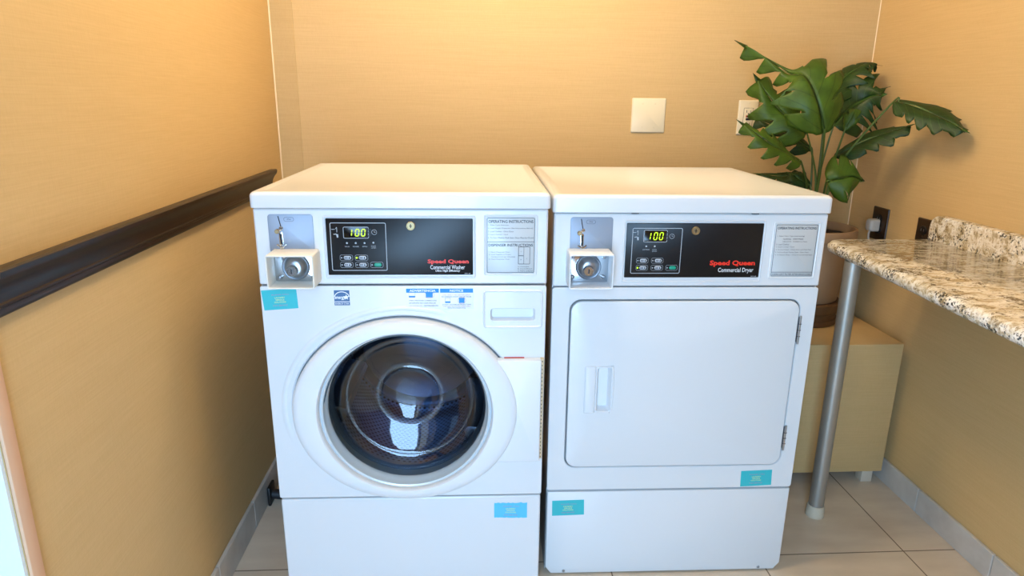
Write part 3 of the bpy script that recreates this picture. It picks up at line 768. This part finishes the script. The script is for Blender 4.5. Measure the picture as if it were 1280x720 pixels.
bm = B(); lathe_y(bm, [(.0042, .001), (.0042, -.0015), (.003, -.0028), (1e-5, -.003)], .6176, .0135, 16); make('screw', bm, 'steel', ds)
bm = B(); lathe_y(bm, [(.0042, .001), (.0042, -.0015), (.003, -.0028), (1e-5, -.003)], .0560, .0135, 16); make('screw', bm, 'steel', ds)
for fx in (.06, W-.06):
    for fy in (.07, D-.07):
        bm = B(); lathe_z(bm, [(.022, 0), (.024, .004), (.024, .010), (.012, .012), (.010, .03)], fx, fy, 20); make('levelling_foot', bm, 'black_rubber', ds)
for u in (.1986, .4953):
    bm = B(); rr_plate(bm, u-.009, u+.009, 1.0345, 1.0385, .001, -.0035, .02, .0005, 2); make('lid_clip', bm, 'black', ds)
sticker(ds, [(.5360, .3245), (.6218, .3273), (.6240, .2803), (.5375, .2765)], 'teal', -.0008)
sticker(ds, [(.0180, .2405), (.1057, .2428), (.1072, .1960), (.0190, .1936)], 'teal', -.0008)

# ------------------------------------------------------------------ hose by the washer
hz = thing('drain_hose', 'short black rubber hose between the left baseboard and the side of the washer', 'hose', (-.855, .45, 0))
bm = B(); tube(bm, smooth_path([(.006, 0, .030), (.06, .0, .024), (.115, .004, .022), (.160, .006, .024)], 14), .016, 14); make('hose', bm, 'black_rubber', hz)
bm = B(); box(bm, 0, .010, -.028, .028, 0, .066, .003); make('hose_bracket', bm, 'black', hz)

# ------------------------------------------------------------------ plates on the walls
bp = thing('blank_wall_plate', 'square ivory blank cover plate on the back wall above the dryer', 'wall plate', (.466, BY, 1.245))
bm = B(); rr_plate(bm, -.0625, .0625, -.0615, .0615, .004, -.006, -.0002, .004); make('cover_plate', bm, 'ivory', bp)
for u in (-.023, .023):
    for z in (-.042, .042):
        bm = B(); lathe_y(bm, [(.0035, -.0055), (.0033, -.0068), (.0015, -.0073), (1e-5, -.0073)], u, z, 14); make('screw', bm, 'ivory', bp)
go = thing('ground_fault_outlet', 'ivory back wall outlet with red and black buttons, beside the plant leaves', 'outlet', (.838, BY, 1.241))
bm = B(); rr_plate(bm, -.0375, .0375, -.062, .062, .004, -.006, -.0002, .004); make('cover_plate', bm, 'ivory', go)
bm = B(); rr_plate(bm, -.0165, .0165, -.033, .033, .002, -.0085, -.004, .0012); rc = make('receptacle', bm, 'ivory', go)
bm = B(); rr_plate(bm, -.009, .009, .0012, .0082, .001, -.0105, -.008, .0006); make('reset_button', bm, 'red_plastic', rc)
bm = B(); rr_plate(bm, -.009, .009, -.0092, -.0022, .001, -.0105, -.008, .0006); make('test_button', bm, 'black', rc)
bm = B()
for s in (1, -1):
    rr_plate(bm, -.0085, -.0063, s*.022-.0045, s*.022+.0045, .0004, -.0088, -.008, .0001, 2); rr_plate(bm, .0060, .0078, s*.022-.004, s*.022+.004, .0004, -.0088, -.008, .0001, 2)
    disc(bm, 0, s*.022-.0085, .0026, -.0088)
rr_ring(bm, -.0180, .0180, -.0345, .0345, .002, .0012, -.0063)
make('receptacle_slots', bm, 'seam', rc)
for z in (-.051, .051):
    bm = B(); lathe_y(bm, [(.0033, -.0055), (.003, -.0068), (1e-5, -.0072)], 0, z, 14); make('screw', bm, 'ivory', go)

def dark_outlet(label, y, z, w=.076, h=.114):
    o = thing('dark_outlet', label, 'outlet', (RX, y, z), -PI/2)      # local -y faces into the room
    bm = B(); rr_plate(bm, -w/2, w/2, -h/2, h/2, .003, -.006, -.0002, .004); make('cover_plate', bm, 'brown_plate', o)
    for s in (1, -1):
        bm = B(); lathe_y(bm, [(.0172, -.005), (.0172, -.0085), (.016, -.0095), (1e-5, -.0095)], 0, s*.0195, 28, sz=.86); rc = make('receptacle', bm, 'black', o)
        bm = B(); rr_plate(bm, -.0075, -.0058, s*.0195-.003, s*.0195+.005, .0003, -.0099, -.009, .0001, 2); rr_plate(bm, .0055, .0070, s*.0195-.003, s*.0195+.005, .0003, -.0099, -.009, .0001, 2)
        make('receptacle_slots', bm, 'steel', rc)
    bm = B(); lathe_y(bm, [(.0033, -.0055), (.003, -.007), (1e-5, -.0074)], 0, 0, 14); make('screw', bm, 'chrome', o)
    return o
dark_outlet('dark brown right wall outlet with a pale plug in it', .752, .880, .092, .118)
dark_outlet('dark brown right wall outlet tucked against the end of the backsplash', .510, .884, .076, .114)
pg = thing('power_plug', 'pale grey plug pushed into the dark outlet behind the counter end', 'plug', (RX-.0095, .7560, .880), -PI/2)
bm = B(); loft(bm, [at_y(rr(-.018+i, .018-i, -.026+i, .018-i, .008, 5), yv) for i, yv in ((0, -.0005), (0, -.022), (.002, -.030), (.006, -.034), (.010, -.035))], cap0=True, cap1=True)
make('plug_body', bm, 'plug', pg, 50)
bm = B(); tube(bm, smooth_path([(-.002, -.020, -.022), (-.002, -.024, -.034), (-.002, -.022, -.055), (0, -.012, -.085)], 12), .0034, 8); make('cord', bm, 'plug', pg)

# ------------------------------------------------------------------ granite counter
ct = thing('granite_counter', 'speckled granite counter along the right wall with a low backsplash and a metal pole leg', 'counter', (1.08, 0, 0))
OX = 1.08
bm = B()
edge = [(RX-.003, .443), (.950, .443)]
for i in range(1, 7):
    a = PI/2+PI/2*i/6; edge.append((.947+.036*math.cos(a), .407+.036*math.sin(a)))
edge += [(.802, -1.25), (RX-.003, -1.25)]
T, Bz = .890, .853
def inset(k):
    o = []
    for (x, yv) in edge:
        xx = x+k*1.0 if x < RX-.01 else x
        yy_ = yv-k*.6 if yv > .38 else yv
        o.append((xx-OX, yy_))
    return o
ring_z = []
R0 = (T-Bz)/2
for i in range(9):
    a = -PI/2+PI*i/8
    k = R0*(1-math.cos(a))*.85; ring_z.append([(x, yv, (T+Bz)/2+R0*math.sin(a)) for x, yv in inset(k)])
loft(bm, ring_z, cap0=True, cap1=True)
bmesh.ops.recalc_face_normals(bm, faces=bm.faces)
make('countertop', bm, 'granite', ct, 30)
bm = B(); prof = []
sil = [(-1.25, T), (.452, T)]
sil += [(.452, .925)]
for i in range(1, 7):
    a = PI/2*i/6; sil.append((.417+.035*math.cos(a), .931+.035*math.sin(a)))
sil += [(-1.25, .966)]
xa, xb = 1.252-OX, RX-.002-OX
def sl(i, x): 
    return [(x, yv-(i if yv > .4 else 0), z-(i if z > .925 else 0)) for yv, z in sil]
loft(bm, [sl(0, xb), sl(0, xa+.006), sl(.002, xa+.0015), sl(.006, xa)], cap0=True, cap1=True)
bmesh.ops.recalc_face_normals(bm, faces=bm.faces)
make('backsplash', bm, 'granite', ct, 30)
px_, py_ = .9325-OX, .300
bm = B(); lathe_z(bm, [(.0235, .006), (.0235, Bz)], px_, py_, 40); leg = make('leg', bm, 'pole', ct)
bm = B(); lathe_z(bm, [(.0275, 0), (.029, .003), (.0285, .010), (.0265, .036), (.0255, .040), (.024, .040)], px_, py_, 36); make('foot_cap', bm, 'foot_cap', leg)

# ------------------------------------------------------------------ papered box in the corner, stand, plant
bx = thing('papered_box', 'low wallpaper covered box on short feet in the right back corner', 'box', (1.0, .70, 0))
bm = B(); box(bm, .745-1, 1.2555-1, .470-.7, .940-.7, .050, .527, .003, 2); make('box_body', bm, 'paper', bx)
for x in (.79, 1.215):
    for yv in (.505, .90):
        bm = B(); box(bm, x-.020-1, x+.020-1, yv-.02-.7, yv+.02-.7, 0, .052, .002); make('foot', bm, 'foot_block', bx)
PX, PY = 1.035, .755
sd = thing('plant_stand', 'dark brown round wooden stand under the plant pot, on the papered box', 'stand', (PX, PY, .5272))
bm = B(); lathe_z(bm, [(.118, 0), (.122, .004), (.122, .020), (.116, .024), (.116, .040), (.124, .046), (.127, .052), (.127, .080), (.124, .084)], 0, 0, 48); make('stand_body', bm, 'stand', sd)
pp = thing('potted_plant', 'green split leaf plant in a tan clay pot, in the corner behind the counter', 'plant', (PX, PY, .6114))
bm = B(); H = .262
lathe_z(bm, [(.108, 0), (.112, .004), (.126, .12), (.138, .222), (.147, .226), (.149, .232), (.149, .256), (.147, H), (.139, H), (.137, .256), (.135, .235)], 0, 0, 56, cap1=False); pot = make('pot', bm, 'clay', pp, 40)
bm = B()
lathe_z(bm, [(.1365, .232), (.10, .236), (.05, .240), (1e-5, .241)], 0, 0, 40, cap0=False)
for v in bm.verts: v.co.z += random.uniform(-.003, .003)
make('soil', bm, 'soil', pp)

LEAVES = [
 ([(.941,.58,1.205),(.900,.565,1.293),(.866,.60,1.375),(.834,.66,1.389),(.773,.71,1.437),(.693,.75,1.488)], .122, [(-.25,-.9,.35),(-.2,-.8,.5),(-.05,-.45,.9)], 'leaf', 6, 'big'),
 ([(.943,.70,1.197),(.882,.70,1.241),(.828,.73,1.297),(.772,.77,1.384)], .095, [(-.3,-.85,.45),(-.3,-.85,.4)], 'leaf', 4, 'wide'),
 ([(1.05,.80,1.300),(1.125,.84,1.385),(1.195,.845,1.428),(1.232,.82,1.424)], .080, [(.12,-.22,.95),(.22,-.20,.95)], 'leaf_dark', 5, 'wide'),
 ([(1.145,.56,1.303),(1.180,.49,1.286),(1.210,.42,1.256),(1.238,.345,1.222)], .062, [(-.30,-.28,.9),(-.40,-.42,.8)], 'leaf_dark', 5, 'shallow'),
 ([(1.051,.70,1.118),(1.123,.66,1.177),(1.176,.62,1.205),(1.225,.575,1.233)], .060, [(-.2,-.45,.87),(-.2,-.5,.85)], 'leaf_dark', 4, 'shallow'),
 ([(.985,.60,1.048),(1.020,.585,1.062),(1.06,.59,1.066),(1.110,.61,1.052)], .088, [(-.15,-.9,.4),(-.1,-.95,.3)], 'leaf', 3, 'round'),
 ([(.916,.66,1.105),(.84,.63,1.141),(.768,.63,1.181),(.693,.67,1.237)], .058, [(-.2,-.65,.75),(-.2,-.75,.6)], 'leaf', 5, 'wide'),
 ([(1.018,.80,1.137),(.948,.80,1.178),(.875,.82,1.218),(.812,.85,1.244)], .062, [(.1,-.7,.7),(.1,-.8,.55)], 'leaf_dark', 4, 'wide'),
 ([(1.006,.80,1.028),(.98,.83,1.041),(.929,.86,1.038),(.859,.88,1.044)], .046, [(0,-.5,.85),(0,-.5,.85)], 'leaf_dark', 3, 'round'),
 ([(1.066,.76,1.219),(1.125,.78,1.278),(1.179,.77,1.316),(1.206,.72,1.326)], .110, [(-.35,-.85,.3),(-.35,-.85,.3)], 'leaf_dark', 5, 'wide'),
 ([(1.052,.66,1.21),(1.058,.65,1.239),(1.068,.65,1.262),(1.081,.66,1.284)], .026, [(-.4,-.8,.4),(-.4,-.8,.4)], 'leaf', 2, 'round'),
 ([(1.008,.76,1.016),(.977,.76,1.032),(.957,.77,1.048),(.939,.79,1.057)], .056, [(.2,-.9,.4),(.2,-.9,.4)], 'leaf_dark', 2, 'round'),
]
def lerp_list(L, t):
    m = len(L)-1; i = min(int(t*m), m-1); f = t*m-i
    return Vector(L[i]).lerp(Vector(L[i+1]), f)
def build_leaf(pts, hw, normals, m, lobes, style):
    """split leaf: both halves carry lobes that part from one another outside the inner blade"""
    bm = B(); uvl = bm.loops.layers.uv.new('UVMap')
    per = 6; rows = lobes*per; path = smooth_path(pts, 80); J = 8
    org = Vector((PX, PY, .6114))
    def frame(t):
        t = max(0, min(1, t)); k = t*80; i = min(int(k), 79); p = path[i].lerp(path[i+1], k-i)
        d = (path[min(i+2, 80)]-path[max(i-1, 0)]).normalized(); nn = lerp_list(normals, t)
        s = d.cross(nn).normalized(); nn = s.cross(d).normalized()
        return p, d, s, nn
    def width(t):
        if style == 'round': return math.sin(PI*min(1, .12+.88*t))**.55*(1-.15*t) if t < 1 else 0
        if style == 'big':
            a = math.sin(PI*min(1, .16+.84*min(t/1.0, 1)))**.8
            return a*(1.05-.72*max(0, min(1, (t-.38)/.2)))
        return math.sin(PI*min(1, .15+.85*t))**.7
    for side in (-1, 1):
        for lb in range(lobes):
            grid = []
            for r in range(per+1):
                q = r/per; t0 = (lb+q)/lobes; row = []
                for j in range(J+1):
                    s = j/J
                    # lobes narrow toward their tips beyond the inner blade
                    cut = {'wide': .42, 'big': .44, 'shallow': .74}.get(style) or (.55 if lb == lobes//2 else 1.2)
                    nar = 0 if s <= cut else ((s-cut)/(1-cut))
                    qq = q+(.55-q)*(.16*min(1, nar*6)+.62*nar**1.6) if nar > 0 else q
                    t = (lb+qq)/lobes
                    lean = .30*s*s/lobes*1.5+.05*s
                    w = hw*max(.02, width((lb+.5)/lobes if nar > .3 else (lb+q)/lobes))
                    if cut > 1: w = hw*max(.0, width((lb+q)/lobes))
                    p, d, sd_, nn = frame(min(1, t*.93+lean*(1-t*.6)))
                    heart = 0
                    if lb == 0: heart = -.22*hw*s*(1-q)
                    co = p+sd_*(side*w*s)+d*heart-nn*(hw*(.30*s*s-.05*math.sin(PI*s)))+nn*(hw*.035*math.sin(9*t+side+5*s))
                    row.append((bm.verts.new(co-org), t, .5+side*.5*s))
                grid.append(row)
            for r in range(per):
                for j in range(J):
                    q4 = [grid[r][j], grid[r+1][j], grid[r+1][j+1], grid[r][j+1]]
                    if side < 0: q4.reverse()
                    f = bm.faces.new([v[0] for v in q4])
                    for lp, v in zip(f.loops, q4): lp[uvl].uv = (v[1], v[2])
    # pointed end
    p, d, s, nn = frame(.93); tip = path[-1]
    a = bm.verts.new(p+s*hw*.10-org); b = bm.verts.new(p-s*hw*.10-org); c = bm.verts.new(tip+d*.01-org)
    f = bm.faces.new((a, c, b))
    for lp, uvv in zip(f.loops, ((.93, .55), (1, .5), (.93, .45))): lp[uvl].uv = uvv
    o = make('leaf', bm, m, pp, 70)
    sm = o.modifiers.new('thickness', 'SOLIDIFY'); sm.thickness = .0009; sm.offset = 0
    # midrib
    bm = B(); tube(bm, [tuple(path[i]-org-frame(i/80)[3]*.0012) for i in range(0, 76, 5)], [.0022-.0017*i/15 for i in range(16)], 6)
    make('midrib', bm, 'stem', o)
    # stalk
    base = Vector(pts[0]); d0_ = (Vector(pts[1])-base).normalized()
    root = Vector((PX+random.uniform(-.03, .03)+(base.x-PX)*.12, PY+random.uniform(-.025, .025)+(base.y-PY)*.1, .845))
    mid = root.lerp(base, .55)+Vector((-(base.x-PX)*.18, -(base.y-PY)*.12, .03))
    bm = B(); tube(bm, [tuple(p-org) for p in smooth_path([root, root.lerp(mid, .5)+Vector((0, 0, .01)), mid, base-d0_*.004, base+d0_*.012], 22)], [.0048-.0024*i/22 for i in range(23)], 8)
    make('stem', bm, 'stem', pp)
for L_ in LEAVES: build_leaf(*L_)

# ------------------------------------------------------------------ lights
def area(name, loc, rot, sx, sy, power, col, shape='RECTANGLE'):
    l = bpy.data.lights.new(name, 'AREA'); l.shape = shape; l.size = sx; l.size_y = sy; l.energy = power; l.color = col
    o = bpy.data.objects.new(name, l); COL.objects.link(o); o.location = loc; o.rotation_euler = rot; return o
def globe(name, loc, power, col, r):
    l = bpy.data.lights.new(name, 'POINT'); l.energy = power; l.color = col; l.shadow_soft_size = r
    o = bpy.data.objects.new(name, l); COL.objects.link(o); o.location = loc; return o
globe('ceiling_lamp', (-.14, -.145, 2.26), 27.5, (1, .81, .53), .13)
globe('ceiling_lamp', (.02, .34, 2.26), 23.5, (1, .81, .53), .12)
area('doorway_daylight', ((DX0+DX1)/2, FY-.12, DZ/2), (PI/2, 0, 0), DX1-DX0-.04, DZ-.06, 81, (.39, .66, 1.0))
area('side_door_daylight', (LX-.95, -1.45, 1.08), (PI/2, 0, -PI/2), 1.3, 2.0, 6, (.38, .65, 1.0))
w = bpy.data.worlds.new('world'); scene.world = w; w.use_nodes = True
w.node_tree.nodes['Background'].inputs[0].default_value = (.75, .87, 1, 1); w.node_tree.nodes['Background'].inputs[1].default_value = .12

# ------------------------------------------------------------------ camera
def make_camera():
    yaw, pitch, roll, f = -.0613, -.2766, -.0111, 836.48
    cy, sy, cp, sp, cr, sr = math.cos(yaw), math.sin(yaw), math.cos(pitch), math.sin(pitch), math.cos(roll), math.sin(roll)
    R = Matrix(((cy, -sy, 0), (sy, cy, 0), (0, 0, 1))) @ Matrix(((1, 0, 0), (0, cp, -sp), (0, sp, cp))) @ Matrix(((cr, 0, sr), (0, 1, 0), (-sr, 0, cr)))
    right, fwd, up = R.col[0], R.col[1], R.col[2]
    mw = Matrix((right, up, -fwd)).transposed().to_4x4(); mw.translation = (-.18, -1.5426, 1.3013)
    c = bpy.data.cameras.new('camera'); c.sensor_width = 36; c.lens = f*36/1280; c.clip_start = .05
    o = bpy.data.objects.new('camera', c); COL.objects.link(o); o.matrix_world = mw; scene.camera = o
make_camera()
v = scene.view_settings; v.view_transform = 'Standard'; v.look = 'None'; v.gamma = 1; v.use_curve_mapping = False; v.exposure = 0
scene.cycles.max_bounces = 10; scene.cycles.transparent_max_bounces = 16
scene.cycles.use_denoising = True
